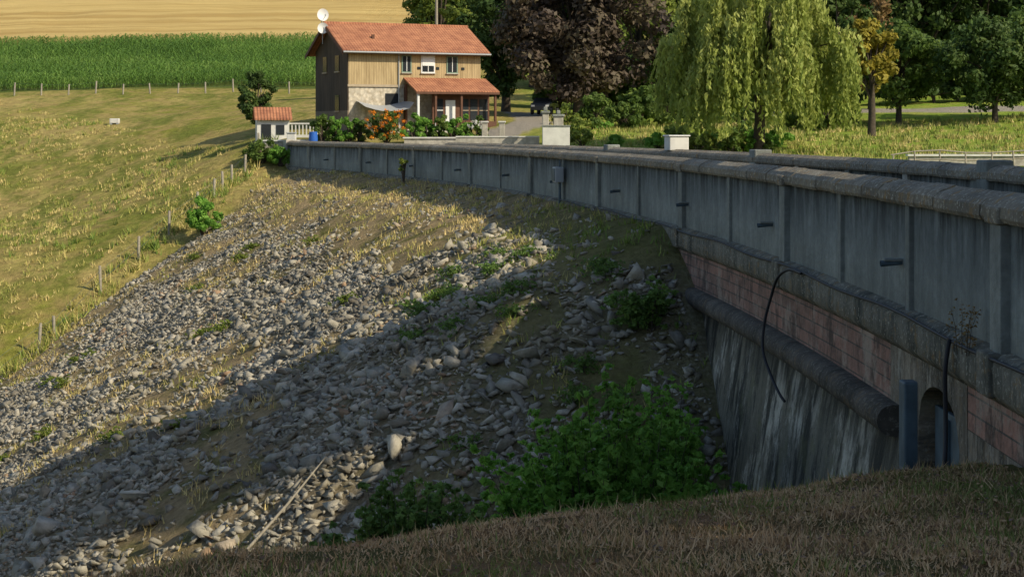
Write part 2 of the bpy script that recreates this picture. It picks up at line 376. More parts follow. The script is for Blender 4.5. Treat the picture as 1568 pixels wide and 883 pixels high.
for i,Y in enumerate((33,51,69)): wbox('pier_%d'%i,Y,.6,-5.05,-4.48,-1.9,-.6,MAT['pil'],up,.04)
bx=empty('electrical_box'); wbox('enclosure',58.4,.5,.1,.42,-1.85,-1.3,MAT['bin'],bx,.03); wbox('door',58.4,.42,.42,.44,-1.8,-1.35,MAT['steel'],bx,.01)
x,y=off(58.4,.2); tubes('conduit',[([(x,y,-2.6),(x,y,-1.84)],[.05,.05]),([(x,y,-1.31),(x,y,-1.05)],[.03,.03])],MAT['steel'],bx)
def wp(px_,z,d):
    x,y=off(px_,d); return (x,y,z)
cab=[([wp(60,-2.5,.12)]+[wp(Y,-2.50+.03*math.sin(Y*.9),.22) for Y in ar(58,15,-1.5)],None),
 ([wp(28.6,-2.5,.25),wp(29.4,-2.5,.30),wp(30.0,-2.7,.38),wp(30.4,-3.1,.42),wp(30.6,-3.6,.5),wp(30.5,-4.1,.55),wp(30,-4.5,.5),wp(29.5,-4.75,.45),wp(29.3,-4.85,.4)],None),
 ([wp(19.6,-2.5,.25),wp(19.6,-2.9,.3),wp(19.65,-3.5,.28),wp(19.5,-4.0,.34),wp(19.7,-4.6,.42)],None)]
def smoothpts(p,n=6):
    P=[Vector(q) for q in p];o=[]
    for i in range(len(P)-1):
        a=P[max(i-1,0)];b=P[i];c_=P[i+1];d_=P[min(i+2,len(P)-1)]
        for k in range(n):
            t=k/n; o.append(.5*((2*b)+(c_-a)*t+(2*a-5*b+4*c_-d_)*t*t+(3*b-a-3*c_+d_)*t**3))
    o.append(P[-1]); return o
tubes('electric_cable',[(smoothpts(p,5),[.028 if i else .022]*(5*(len(p)-1)+1)) for i,(p,_) in enumerate(cab)],MAT['cable'],None,6)
# ---------------------------------------------------------------- riprap
def rand_rot(n,rng,tilt=math.pi):
    y=rng.uniform(0,2*math.pi,n);a=rng.uniform(-tilt,tilt,n);b=rng.uniform(-tilt,tilt,n)
    cy,sy,ca,sa,cb,sb=np.cos(y),np.sin(y),np.cos(a),np.sin(a),np.cos(b),np.sin(b); O=np.zeros(n);I=np.ones(n)
    Rz=np.stack([cy,-sy,O,sy,cy,O,O,O,I],1).reshape(n,3,3);Rx=np.stack([I,O,O,O,ca,-sa,O,sa,ca],1).reshape(n,3,3);Ry=np.stack([cb,O,sb,O,I,O,-sb,O,cb],1).reshape(n,3,3)
    return Rz@Rx@Ry
def scatter(name,protos,pos,rot,scl,rnd,mat,parent=None,smooth=False):
    n=len(pos);which=RS.randint(0,len(protos),n);VV=[];FF=[];RR=[];o=0
    for k,(pv,pf) in enumerate(protos):
        m=which==k; c=m.sum()
        if not c: continue
        v=pv[None]*scl[m][:,None,:]; v=np.einsum('nij,nkj->nki',rot[m],v)+pos[m][:,None,:]
        VV.append(v.reshape(-1,3)); f=pf[None]+(np.arange(c)*len(pv))[:,None,None]+o; FF.append(f.reshape(-1,pf.shape[1])); RR.append(np.repeat(rnd[m],len(pv))); o+=c*len(pv)
    return build(name,np.concatenate(VV),np.concatenate(FF),mat,parent,np.concatenate(RR),smooth)
def rockproto(seed):
    rr=np.random.RandomState(seed); npt=rr.randint(8,11); p=rr.uniform(-1,1,(npt,3)); p/=np.maximum(.75,np.abs(p).max(1))[:,None]; p*=rr.uniform(.8,1.05,(npt,1))
    p*=np.array([1,.78,.55])*.5
    bm=bmesh.new(); vs=[bm.verts.new(q) for q in p]; r=bmesh.ops.convex_hull(bm,input=vs)
    bmesh.ops.delete(bm,geom=[v for v in bm.verts if not v.link_faces],context='VERTS'); bmesh.ops.triangulate(bm,faces=bm.faces); bm.verts.index_update()
    V=np.array([v.co[:] for v in bm.verts]);F=np.array([[v.index for v in f.verts] for f in bm.faces]); bm.free(); return V,F
RP=[rockproto(i) for i in range(20)]
n=215000; rx=RS.uniform(-32,7,n); ry=RS.uniform(24,106,n)
zz,dd,DD,iE,iN,el=parts(rx,ry); zz=addn(zz,rx,ry)
keep=iE&(dd>.5)&(RS.rand(n)<rockdens(rx,ry,DD))&(el>.05)
rx,ry,zz=rx[keep],ry[keep],zz[keep]; n=len(rx); print('rocks',n)
s=np.exp(RS.normal(-1.83,.48,n)); s=np.clip(s,.06,.7)*np.where(ry<52,1.1,1.0)*np.where(ry>80,.85,1)
sc=np.stack([s*RS.uniform(.8,1.6,n),s*RS.uniform(.8,1.3,n),s*RS.uniform(.7,1.2,n)],1)
patch=fbm(rx*.5,ry*.5,77)
scatter('riprap_rocks',RP,np.stack([rx,ry,zz+s*.07],1),rand_rot(n,RS,.75),sc,np.clip(RS.rand(n)*.8+(patch-.5)*.9+.1,0,1),MAT['rock'])
bz=lambda x,y:float(ground_h(x,y)[0])
tubes('fallen_branch',[([(-5.6,34.5,bz(-5.6,34.5)+.3),(-4.9,35.5,bz(-4.9,35.5)+.35),(-4.2,36.8,bz(-4.2,36.8)+.3)],[.035,.03,.015])],MAT['wood_post'])
# ---------------------------------------------------------------- grass
blade=(np.array([[-.5,0,0],[.5,0,0],[0.1,.25,1]]),np.array([[0,1,2]]))
blade2=(np.array([[-.5,0,0],[.5,0,0],[-.3,-.55,.9]]),np.array([[0,1,2]]))
grassdry=foliage('dry_grass',[(0,(.14,.18,.035)),(.2,(.24,.19,.07)),(.45,(.40,.245,.12)),(1,(.60,.40,.21))],0)
grassgrn=foliage('green_grass',[(0,(.13,.20,.03)),(.45,(.30,.30,.065)),(1,(.60,.46,.19))],0)
def grass(name,n,xr,yr,hr,w,mat,cond,seed,greenbias=None,clump=False,tilt=.45):
    rg_=np.random.RandomState(seed); x=rg_.uniform(*xr,n);y=rg_.uniform(*yr,n)
    if clump:
        cx=rg_.uniform(*xr,n//14);cy=rg_.uniform(*yr,n//14); k=rg_.randint(0,n//14,n); x=cx[k]+rg_.normal(0,.14,n);y=cy[k]+rg_.normal(0,.14,n)
    P=parts(x,y); m=cond(x,y,P); x,y=x[m],y[m]; z=addn(P[0][m],x,y); n=len(x)
    h=rg_.uniform(*hr,n); r=np.clip(rg_.normal(0,.2,n)+(fbm(x*.7,y*.7,seed)-.5)*1.8+.5,0,1)
    if greenbias is not None: r=np.clip(r+(greenbias(x,y) if callable(greenbias) else greenbias),0,1)
    sc=np.stack([np.full(n,w)*rg_.uniform(.6,1.5,n),h,h],1)
    return scatter(name,[blade,blade2],np.stack([x,y,z-.01],1),rand_rot(n,rg_,tilt),sc,r,mat)
vis=lambda x,y:(x>-.34*y-.5)&(x<.34*y+.5)
grass('foreground_grass',220000,(-5,8),(7,20),(.02,.075),.012,grassdry,lambda x,y,P:P[4]&(y<12.9+.9*x+1.5)&(P[1]>.4)&vis(x,y),5,lambda x,y:.10-.25*sm(.52,.62,fbm(x*.5,y*.5,91)),False,.9)
grass('foreground_grass_tufts',18000,(-5,8),(7,19),(.06,.16),.012,grassdry,lambda x,y,P:P[4]&(P[1]>.4)&(y<13.5+.9*x),6,-.2,True)
grass('foreground_straw',7000,(-5,8),(7,19),(.08,.2),.008,grassdry,lambda x,y,P:P[4]&(P[1]>.4)&(y<13.2+.9*x),16,.4,False,1.5)
grass('embankment_grass',75000,(-30,6),(26,112),(.10,.32),.03,grassgrn,lambda x,y,P:P[3]&(P[1]>.3)&(RS.rand(len(x))>rockdens(x,y,P[2])*1.05)&vis(x,y),8,lambda x,y:.35-.6*veg(x,y),True)
grass('hill_grass',90000,(-75,-14),(78,182),(.12,.32),.05,grassgrn,lambda x,y,P:(~P[3])&(P[1]>1)&(fbm(x*.2,y*.2,4)>.42),9,.28,True)
grass('hill_tufts',24000,(-60,-16),(78,170),(.25,.55),.06,grassgrn,lambda x,y,P:(~P[3])&(P[1]>1)&(fbm(x*.11,y*.11,24)>.5),29,-.15,True)
grass('field_edge_grass',26000,(-80,-10),(176,186),(.4,.9),.08,grassgrn,lambda x,y,P:P[1]>1,10,.45,True)
grass('bank_grass',40000,(3,48),(88,135),(.15,.5),.06,grassgrn,lambda x,y,P:P[1]<-5.3,12,-.05,True)
ffx=lambda y:np.interp(y,[60,80,92,104,118],[-31,-26.4,-22.9,-19.3,-17.6])
grass('fence_line_weeds',26000,(-33,-16),(66,118),(.3,.9),.06,grassgrn,lambda x,y,P:np.abs(x-ffx(y))<.9,13,-.15,True)
# fallen leaves on the near bank
nl=9000; lx=RS.uniform(-5,8,nl); ly=RS.uniform(7,19,nl); P_=parts(lx,ly); m=P_[4]&(P_[1]>.4)&(ly<13.2+.9*lx)&(RS.rand(nl)<sm(-3,5,lx)+.15); lx,ly=lx[m],ly[m]; lz=addn(P_[0][m],lx,ly)+.03; s=RS.uniform(.012,.03,len(lx))
leafq=(np.array([[-1,0,0],[0,.6,.15],[1,0,0],[0,-.6,.15]]),np.array([[0,1,2,3]]))
scatter('leaf_litter',[leafq],np.stack([lx,ly,lz],1),rand_rot(len(lx),RS,.6),np.stack([s,s,s],1),RS.rand(len(lx)),foliage('dead_leaves',[(0,(.07,.04,.025)),(.6,(.22,.12,.06)),(1,(.40,.25,.12))],0))
# ---------------------------------------------------------------- corn
def cornproto(seed):
    rr=random.Random(seed);V=[(-.03,0,0),(.03,0,0),(.02,0,1.7),(-.02,0,1.7)];F=[(0,1,2,3)]
    for i in range(9):
        a=rr.uniform(0,6.28);z=.3+i*.17;L=rr.uniform(.45,.75);c_,s_=math.cos(a),math.sin(a);w=.075
        def P(r,w_,zz): return [(c_*r-s_*w_,s_*r+c_*w_,zz),(c_*r+s_*w_,s_*r-c_*w_,zz)]
        o=len(V); V+=P(0,w*.6,z)+P(L*.5,w,z+.22)+P(L,w*.2,z-.02)
        F+=[(o,o+1,o+3,o+2),(o+2,o+3,o+5,o+4)]
    return np.array(V),np.array(F)
cx,cy=np.meshgrid(ar(-108,-12,.6),ar(188,262,1.1)); cx=cx.ravel()+RS.normal(0,.12,cx.size);cy=cy.ravel()+RS.normal(0,.14,cy.size)
m=(cx>-.33*cy-6); cx,cy=cx[m],cy[m]; cz=ground_h(cx,cy); n=len(cx); s=RS.uniform(.75,1.1,n)*(.8+.4*fbm(cx*.08,cy*.08,8))
cornm=foliage('corn_leaves',[(0,(.09,.18,.03)),(.6,(.17,.30,.05)),(1,(.28,.40,.09))],.35)
scatter('corn_field',[cornproto(i) for i in range(4)],np.stack([cx,cy,cz-.05],1),rand_rot(n,RS,.08),np.stack([s,s,s],1),np.clip(RS.rand(n)*.6+(fbm(cx*.1,cy*.1,3)-.3)*.9,0,1),cornm)
# ---------------------------------------------------------------- leaves / trees
def leaf_cloud(centers,radii,nper,size,rng,shell=.55,outb=1.0,squash=.85,crnd=None):
    K=len(centers); n=K*nper; c_=np.repeat(centers,nper,0); r=np.repeat(radii,nper)
    d_=rng.normal(size=(n,3)); d_/=np.linalg.norm(d_,axis=1)[:,None]
    rad=r*(shell+(1-shell)*rng.rand(n))*rng.uniform(.75,1.15,n); pos=c_+d_*rad[:,None]*np.array([1,1,squash])
    nn=d_*outb+rng.normal(size=(n,3))*.55+np.array([0,0,.35]); nn/=np.linalg.norm(nn,axis=1)[:,None]
    t=np.cross(nn,rng.normal(size=(n,3))); t/=np.linalg.norm(t,axis=1)[:,None]; b=np.cross(nn,t)
    s=size*rng.uniform(.6,1.35,n)[:,None]
    V=np.stack([pos-t*s,pos+b*s*.55,pos+t*s,pos-b*s*.55],1).reshape(-1,3); F=np.arange(n*4).reshape(n,4)
    cr=rng.rand(K) if crnd is None else crnd
    R=np.clip(np.repeat(cr,nper)*.55+rng.rand(n)*.45,0,1); return V,F,np.repeat(R,4)
def crown_centers(h,r,base,K,rng,top=.5):
    cs=[];rc=(h-base)/2;cz_=base+rc
    lob=rng.uniform(0,6.28,5)
    while len(cs)<K:
        p=rng.uniform(-1,1,3); q=np.linalg.norm(p)
        if q>1 or q<.35: continue
        a=math.atan2(p[1],p[0]); k=.82+.12*math.sin(3*a+lob[0])+.1*math.sin(5*a+lob[1]+p[2]*3)
        wz=1.0 if p[2]<0 else 1-.25*p[2]**2
        cs.append((p[0]*r*k*wz,p[1]*r*k*wz,cz_+p[2]*rc*(.9+.12*math.sin(a*2+lob[2]))))
    return np.array(cs)
def tree_data(name,h,r,base,mat,K=70,nper=130,leaf=.22,seed=0,lean=0):
    rng=np.random.RandomState(seed); cs=crown_centers(h,r,base,K,rng); rad=rng.uniform(.14,.27,K)*r
    V,F,R=leaf_cloud(cs,rad,nper,leaf,rng)
    cw=build(name+'_crown_m',V,F,mat,None,R)
    lst=[([(0,0,-.6),(.05,.05,base*.6),(.1*rng.randn(),.1*rng.randn(),base+(h-base)*.3),(.2*rng.randn(),.2*rng.randn(),h*.85)],[.036*h,.028*h,.018*h,.004*h])]
    for i in rng.choice(K,min(K,22),replace=False):
        c_=cs[i]; z0=min(base*.7+rng.rand()*(h-base)*.45,c_[2]-.1); z0=max(z0,base*.5)
        lst.append(([(0,0,z0),(c_[0]*.45,c_[1]*.45,z0+(c_[2]-z0)*.55),tuple(c_)],[.012*h,.008*h,.002*h]))
    tr=tubes(name+'_trunk_m',lst,MAT['bark'],None,6)
    dts=(tr.data,cw.data); bpy.data.objects.remove(cw); bpy.data.objects.remove(tr)
    return dts
def place(name,data,x,y,rz=0,scale=1,z=None,parent=None):
    if z is None: z=float(ground_h(x,y)[0])
    e=empty(name,(x,y,z),rz,parent,scale)
    for nm,dt in (('trunk',data[0]),('crown',data[1])): link(bpy.data.objects.new(nm,dt),e)
    return e
fg_dark=foliage('leaves_dark_green',[(0,(.04,.075,.018)),(.6,(.08,.135,.028)),(1,(.14,.19,.045))],.35)
fg_mid=foliage('leaves_mid_green',[(0,(.06,.11,.02)),(.6,(.13,.20,.036)),(1,(.22,.28,.055))],.4)
fg_lite=foliage('leaves_light_green',[(0,(.11,.16,.028)),(.6,(.22,.28,.045)),(1,(.33,.37,.07))],.4)
fg_shade=foliage('leaves_shade_tree',[(0,(.06,.11,.02)),(1,(.16,.22,.04))],0)
fg_purp=foliage('leaves_copper',[(0,(.05,.036,.03)),(.5,(.11,.08,.055)),(1,(.18,.15,.085))],.2)
fg_yel=foliage('leaves_yellow',[(0,(.22,.20,.03)),(.6,(.42,.34,.045)),(1,(.5,.42,.07))],.4)
fg_orange=foliage('leaves_orange',[(0,(.16,.11,.04)),(.6,(.27,.16,.06)),(1,(.3,.24,.08))],.3)
place('copper_beech_tree',tree_data('beech',15.5,7.4,.9,fg_purp,150,190,.25,1),5.6,139,0,1.06)
place('ash_tree',tree_data('ash',15,5.2,1.5,fg_dark,90,150,.24,2),-.6,150)
place('maple_tree',tree_data('maple',14,4.5,4,fg_lite,60,120,.24,21),-7,158)
dkA=tree_data('wA',16,6.5,1.0,fg_mid,80,130,.3,3); dkB=tree_data('wB',18,7,1.2,fg_dark,80,130,.32,4); dkC=tree_data('wC',13,5.5,.6,fg_lite,70,120,.28,5)
wood=empty('woodland')
rr=random.Random(5)
for row,(Y,x0,x1,st) in enumerate(((172,14,74,7.5),(192,-6,86,9),(225,-4,110,13))):
    x=x0
    while x<x1:
        dt=rr.choice((dkA,dkB,dkA,dkB,dkC)); place('tree',dt,x+rr.uniform(-1.5,1.5),Y+rr.uniform(-4,4),rr.uniform(0,6),rr.uniform(.85,1.15),parent=wood); x+=st
bushd=tree_data('bush',5,3.2,.0,fg_mid,40,110,.22,61); bushd2=tree_data('bush2',5,3.2,.0,fg_dark,40,110,.22,62)
thk=empty('thicket')
for i in range(20):
    place('bush',rr.choice((bushd,bushd2,bushd2)),4+i*3.6+rr.uniform(-1,1),158+rr.uniform(-3,4),rr.uniform(0,6),rr.uniform(.9,1.4),parent=thk)
for (x,y,s_) in ((10,128,.75),(12.5,131,.8),(22,124,.6),(8.5,122,.5),(24.5,127,.7),(19,131,.8),(6.5,126,.6),(27,133,.6)): place('bush',bushd,x,y,x,s_,parent=thk)
place('orchard_tree',tree_data('o1',8.2,4.6,1.8,fg_mid,80,130,.2,6),31.0,131)
place('orchard_tree',tree_data('o2',8.0,5.0,1.4,fg_dark,80,140,.2,7),37.6,127,1)
place('orchard_tree',tree_data('o3',9.5,5.0,1.2,fg_mid,80,140,.2,8),43.5,133,2)
place('rowan_tree',tree_data('o4',10.5,3.6,2.0,fg_orange,50,110,.2,9),33,150)
place('robinia_tree',tree_data('o5',9.0,2.4,3.2,fg_yel,40,120,.2,10),26.2,119)
place('hazel_tree',tree_data('o6',9,4,1,fg_dark,50,120,.22,22),14.5,140)
place('hazel_tree',tree_data('o7',9,4.5,.6,fg_mid,60,120,.22,23),21,138)
place('ash_tree',tree_data('o8',11.5,4.2,1.4,fg_dark,60,130,.22,24),29,145)
place('small_apple_tree',tree_data('ap',4.9,1.9,.6,fg_dark,44,110,.13,11),-19.4,124,z=-.3)
def willow(x,y,h,r):
    rng=np.random.RandomState(77); z=float(ground_h(x,y)[0]); e=empty('willow_tree',(x,y,z))
    Vs=[];R=[];lst=[([(0,0,-.5),(.1,0,2),(.0,.1,4.5)],[.45,.34,.26])]
    nb=112
    for b in range(nb):
        a=rng.uniform(0,6.283); q=rng.uniform(.08,1)**.6; bx_,by_=math.cos(a)*q*r*rng.uniform(.85,1.12),math.sin(a)*q*r
        topz=h*(1-.34*q**3)*rng.uniform(.62,1.03); cr=rng.rand()
        if b%3==0: lst.append(([(0,0,4.2),(bx_*.35,by_*.35,min(h*.75,topz*.9)),(bx_*.9,by_*.9,topz)],[.16,.09,.02]))
        bw=rng.uniform(.35,.75)
        for s in range(15):
            sx,sy=bx_+rng.normal(0,bw*.5),by_+rng.normal(0,bw*.5); st=topz-abs(rng.normal(0,.3))-.35*((sx-bx_)**2+(sy-by_)**2)
            L=rng.uniform(.25,.9)*(st-.2) if q>.6 else rng.uniform(.2,.6)*st
            L=max(.5,min(L,5.0)); m_=int(L*7.5)+3
            t=np.sort(rng.rand(m_)); od=np.array([sx,sy])/max(.5,math.hypot(sx,sy)); sway=rng.normal(0,.14,2)
            px_=sx+od[0]*.5*np.sqrt(t)+sway[0]*t*2+rng.normal(0,.06,m_); py_=sy+od[1]*.5*np.sqrt(t)+sway[1]*t*2+rng.normal(0,.06,m_); pz=st-t*L
            P=np.stack([px_,py_,pz],1); ax=rng.normal(size=(m_,3))*np.array([.5,.5,.2])-np.array([0,0,1]); ax/=np.linalg.norm(ax,axis=1)[:,None]
            sd=np.cross(ax,rng.normal(size=(m_,3))); sd/=np.linalg.norm(sd,axis=1)[:,None]
            l=rng.uniform(.12,.27,m_)[:,None]; w=.06+.035*rng.rand(m_)[:,None]
            Vs.append(np.stack([P-ax*l,P+sd*w,P+ax*l,P-sd*w],1).reshape(-1,3)); R.append(np.repeat(np.clip(cr*.5+rng.rand(m_)*.3+.2*(1-t),0,1),4))
    V=np.concatenate(Vs); build('crown',V,np.arange(len(V)).reshape(-1,4),foliage('willow_leaves',[(0,(.20,.26,.05)),(.5,(.36,.41,.09)),(1,(.52,.54,.16))],.42),e,np.concatenate(R))
    tubes('trunk',lst,MAT['bark'],e,7); print('willow',len(V)//4)
willow(15.4,102,11.8,5.5)
# trees standing to the right of the frame on the upstream bank; they shade the near slope
big=tree_data('big',19,7.5,2.5,fg_shade,150,130,.42,12); thin=tree_data('thin',17,6,4,fg_shade,60,90,.35,13); tall=tree_data('tall',26,6.6,17.6,fg_shade,90,130,.42,14)
for (x,y,sx) in ((22,31.5,.80),(20.5,21.5,.70),(21,9.0,1.12),(33,17,.95),(33,4,1.3)): place('oak_tree',big,x,y,x*1.3,sx)
place('pine_tree',tall,22,22.5,1.0,1.0)
for (x,y,sx) in ((17,-2,1.0),(24,-7,1.1)): place('birch_tree',thin,x,y,x,sx)
# ---------------------------------------------------------------- shrubs
def shrub(name,x,y,r,h,mat,K=30,nper=100,leaf=.09,seed=0,z=None,sq=1.0,parent=None):
    rng=np.random.RandomState(seed); z=float(ground_h(x,y)[0]) if z is None else z
    e=empty(name,(x,y,z),parent=parent); a=rng.uniform(0,6.28,K); q=np.sqrt(rng.rand(K))
    cs=np.stack([np.cos(a)*q*r*.8,np.sin(a)*q*r*.8*sq,h*(.18+.68*rng.rand(K)*(1-.5*q**2))],1); rad=rng.uniform(.16,.3,K)*min(r,h)
    V,F,R=leaf_cloud(cs,rad,nper,leaf,rng); build('leaves',V,F,mat,e,R)
    tubes('stems',[([(0,0,-.2),(c_[0]*.4,c_[1]*.4,c_[2]*.6),tuple(c_)],[.03*h,.02*h,.006]) for c_ in cs[:14]],MAT['bark'],e,5); return e
def sapling(name,x,y,r,h,n,mat,seed,leaf=.06,z=None,nl=9,t0=.15,sr=1,sp_=.22):
    rng=np.random.RandomState(seed); z=float(ground_h(x,y)[0]) if z is None else z
    e=empty(name,(x,y,z)); lst=[];cs=[]
    for i in range(n):
        a=rng.uniform(0,6.28);q=rng.rand()**.6; L=h*rng.uniform(.5,1)*(1.15-.5*q); bx_,by_=math.cos(a)*q*r*.5,math.sin(a)*q*r*.5
        P=[(bx_,by_,-.1),(bx_*1.4,by_*1.4,L*.5),(bx_*1.9+rng.normal(0,.1)*sr,by_*1.9+rng.normal(0,.1)*sr,L)]; lst.append((P,[.014*sr,.01*sr,.004*sr]))
        for t in np.linspace(t0,1,22):
            b=Vector(P[0]).lerp(Vector(P[1]),min(1,t*2)) if t<.5 else Vector(P[1]).lerp(Vector(P[2]),t*2-1)
            s=sp_*(1.15-t)+.05*sr; cs.append((b.x+rng.normal(0,s),b.y+rng.normal(0,s),b.z+rng.normal(0,.06)))
    V,F,R=leaf_cloud(np.array(cs),np.full(len(cs),.09*sr),nl,leaf,rng,.2,.3,.6); build('leaves',V,F,mat,e,R); tubes('stems',lst,MAT['bark'],e,5); return e
fg_sap=foliage('sapling_leaves',[(0,(.11,.24,.035)),(.6,(.22,.43,.06)),(1,(.38,.58,.12))],.5)
fg_nett=foliage('nettle_leaves',[(0,(.08,.14,.03)),(.6,(.15,.25,.05)),(1,(.23,.34,.08))],.4)
sapling('acacia_shrub',1.7,29.0,2.3,4.0,95,fg_sap,31,.075,None,12,.3)
sapling('acacia_shrub',.9,29.5,1.7,3.1,38,fg_sap,32,.075,None,12,.3)
sapling('acacia_shrub',2.9,30.0,1.5,3.2,32,fg_sap,44,.07,None,12,.3)
sapling('nettle_shrub',-1.6,27.0,1.6,2.7,80,fg_nett,33,.065,None,12,.3)
sapling('nettle_shrub',-.7,27.5,1.0,2.0,26,fg_nett,39,.065,None,12,.3)
sapling('acacia_shrub',3.1,34.0,1.0,2.2,16,fg_sap,34)
sapling('elder_shrub',3.2,38.5,.9,1.2,14,fg_nett,35)
sapling('elder_shrub',3.6,32,.6,1.7,12,fg_sap,36)
sapling('wall_weed',*off(18.9,.28),.22,.85,5,fg_orange,37,.018,z=-2.5,nl=3,sr=.35,sp_=.05)
for i,(x,y,r,h,mt) in enumerate(((-18.4,97.5,1.25,2.6,fg_sap),(-17.4,113.5,1.5,2.1,fg_mid),(-16.0,112.6,1.0,1.7,fg_sap))): shrub('hawthorn_bush',x,y,r,h,mt,34,110,.1,40+i)
shrub('ivy_clump',-13.2,108.5,.5,1.5,fg_sap,12,60,.08,50,z=-2.8); shrub('ivy_clump',-5.6,84.5,.4,1.6,fg_lite,10,60,.07,51,z=-2.6)
rngS=random.Random(9)
for i in range(26):
    x,y=rngS.uniform(-22,1),rngS.uniform(46,95)
    if pX(y)-x<5 : continue
    P=parts(np.array([x]),np.array([y]))
    if P[3][0]: sapling('weed_clump',x,y,.3,rngS.uniform(.2,.45),4,fg_lite,60+i,.045)
for i in range(26):
    x,y=rngS.uniform(-3,4),rngS.uniform(35,50)
    P=parts(np.array([x]),np.array([y]))
    if P[3][0] and P[1][0]>1.5: sapling('weed_clump',x,y,.4,rngS.uniform(.15,.4),5,fg_nett,160+i,.04,nl=6)
hg=empty('garden_hedge')
for i,(x,y) in enumerate([(-13.4,115.6),(-12.4,115.8),(-11.5,115.3),(-10.7,115.6),(-6.9,115.0),(-6.0,115.4),(-5.1,115.2),(-4.2,115.5),(-3.4,116),(-2.5,116.3)]): shrub('hedge_bush',x,y,1.05,2.6,fg_mid if i%3==0 else fg_sap,20,110,.1,80+i,z=-1.1,parent=hg)
shrub('flower_bush',-8.8,114.4,1.5,2.5,fg_mid,26,100,.09,95,z=-.9)
fr=np.random.RandomState(4); fc=np.stack([-8.8+fr.uniform(-1.3,1.3,46),114.0+fr.uniform(-1.1,.3,46),-.5+fr.uniform(0,1.9,46)],1)
V,F,R=leaf_cloud(fc,np.full(46,.16),13,.085,fr); build('orange_flowers',V,F,foliage('orange_petals',[(0,(.6,.16,.01)),(.7,(.8,.28,.02)),(1,(.8,.45,.05))],.3),None,R)
fc=np.stack([-2.4+fr.uniform(-.7,.5,16),115.2+fr.uniform(-.5,.3,16),.2+fr.uniform(0,.5,16)],1)
V,F,R=leaf_cloud(fc,np.full(16,.12),14,.06,fr); build('white_flowers',V,F,foliage('white_petals',[(0,(.6,.58,.5)),(1,(.8,.8,.75))],.3),None,R)
for i in range(24):
    x=rngS.uniform(4,18); y=rngS.uniform(100,124); shrub('undergrowth_bush',x,y,rngS.uniform(.8,1.5),rngS.uniform(.8,1.8),rngS.choice((fg_mid,fg_lite,fg_sap)),12,70,.12,120+i,parent=thk)
# ---------------------------------------------------------------- fences
def fence(name,pts,ph,wires,r=.055,mat=MAT['wood_post'],rails=False):
    e=empty(name); lst=[];tops=[];rr=random.Random(len(pts))
    for (x,y) in pts:
        z=float(ground_h(x,y)[0]); h=ph*rr.uniform(.85,1.12); tx,ty=rr.uniform(-.12,.12),rr.uniform(-.1,.1)
        lst.append(([(x,y,z-.3),(x+tx,y+ty,z+h*.98),(x+tx,y+ty,z+h)],[r*1.05,r*.95,r*.6])); tops.append((x,y,z,h))
    tubes('posts',lst,mat,e,7); w=[]
    for k in wires:
        for a,b in zip(tops[:-1],tops[1:]): w.append(([(a[0],a[1],a[2]+a[3]*k),(b[0],b[1],b[2]+b[3]*k)],[.04 if rails else .006]*2))
    tubes('rails' if rails else 'wires',w,mat if rails else MAT['steel'],e,5)
fy=[66,69.5,71,74.5,77,79,82,85.5,87,91.5,95.5,99,102.5,105,107,109,112,115.5]
fence('field_fence',[(float(ffx(y))-.0,y) for y in fy],1.35,(.45,.85),.085)
fence('pasture_fence',[(x,184-(x+80)*.12) for x in ar(-80,-14,3.1)],1.3,(.5,.9),.09)
fence('timber_railing',[(19.5+i*1.35,84+i*.25) for i in range(8)],1.0,(.55,.97),.045,MAT['wood_post'],True)
tr=empty('water_trough',(-36.5,150,float(ground_h(-36.5,150)[0])))
box('basin',(-.42,-.28,.05),(.42,.28,.48),MAT['white'],tr,.04); box('water',(-.36,-.22,.48),(.36,.22,.485),MAT['glass'],tr); box('foot_1',(-.4,-.25,-.1),(-.2,.25,.05),MAT['bin'],tr); box('foot_2',(.2,-.25,-.1),(.4,.25,.05),MAT['bin'],tr)
# ---------------------------------------------------------------- house
def tile_mat():
    m=M('roof_tiles'); v=m.obj(); w=m.n.new('ShaderNodeTexWave'); w.bands_direction='X'; w.inputs['Scale'].default_value=1.4; w.inputs['Distortion'].default_value=.3; m.l(v,w.inputs['Vector'])
    w2=m.n.new('ShaderNodeTexWave'); w2.bands_direction='Y'; w2.wave_profile='SAW'; w2.inputs['Scale'].default_value=1.0; m.l(v,w2.inputs['Vector'])
    c=m.mix(m.ramp(m.noise(1.2,detail=6,rough=.7),[(.35,0),(.65,1)]),(.28,.11,.06),(.47,.205,.105)); c=m.mix(.35,c,m.ramp(w2.outputs['Fac'],[(0,.4),(.3,1)]),'MULTIPLY'); c=m.mix(.25,c,m.ramp(m.noise(9,detail=3),[(.3,.4),(.7,1)]),'MULTIPLY')
    m.col(c); m.bump(m.math('ADD',w.outputs['Fac'],w2.outputs['Fac']),.8,.05); return m.m
def plank_mat(name,a,b,sc=3.5):
    m=M(name); w=m.n.new('ShaderNodeTexWave'); w.bands_direction='X'; w.inputs['Scale'].default_value=sc; w.inputs['Distortion'].default_value=.2; m.l(m.obj(),w.inputs['Vector'])
    c=m.mix(m.ramp(m.noise(1,m.obj((4,4,.5)),detail=5),[(.35,0),(.65,1)]),a,b); c=m.mix(.5,c,m.ramp(w.outputs['Fac'],[(0,.45),(.15,1)]),'MULTIPLY'); m.col(c); m.bump(w.outputs['Fac'],.4,.02); return m.m
tile=tile_mat(); plank=plank_mat('timber_cladding',(.31,.225,.115),(.46,.345,.185),1.6)
plankd=plank_mat('dark_cladding',(.055,.04,.028),(.10,.072,.048),2.5)
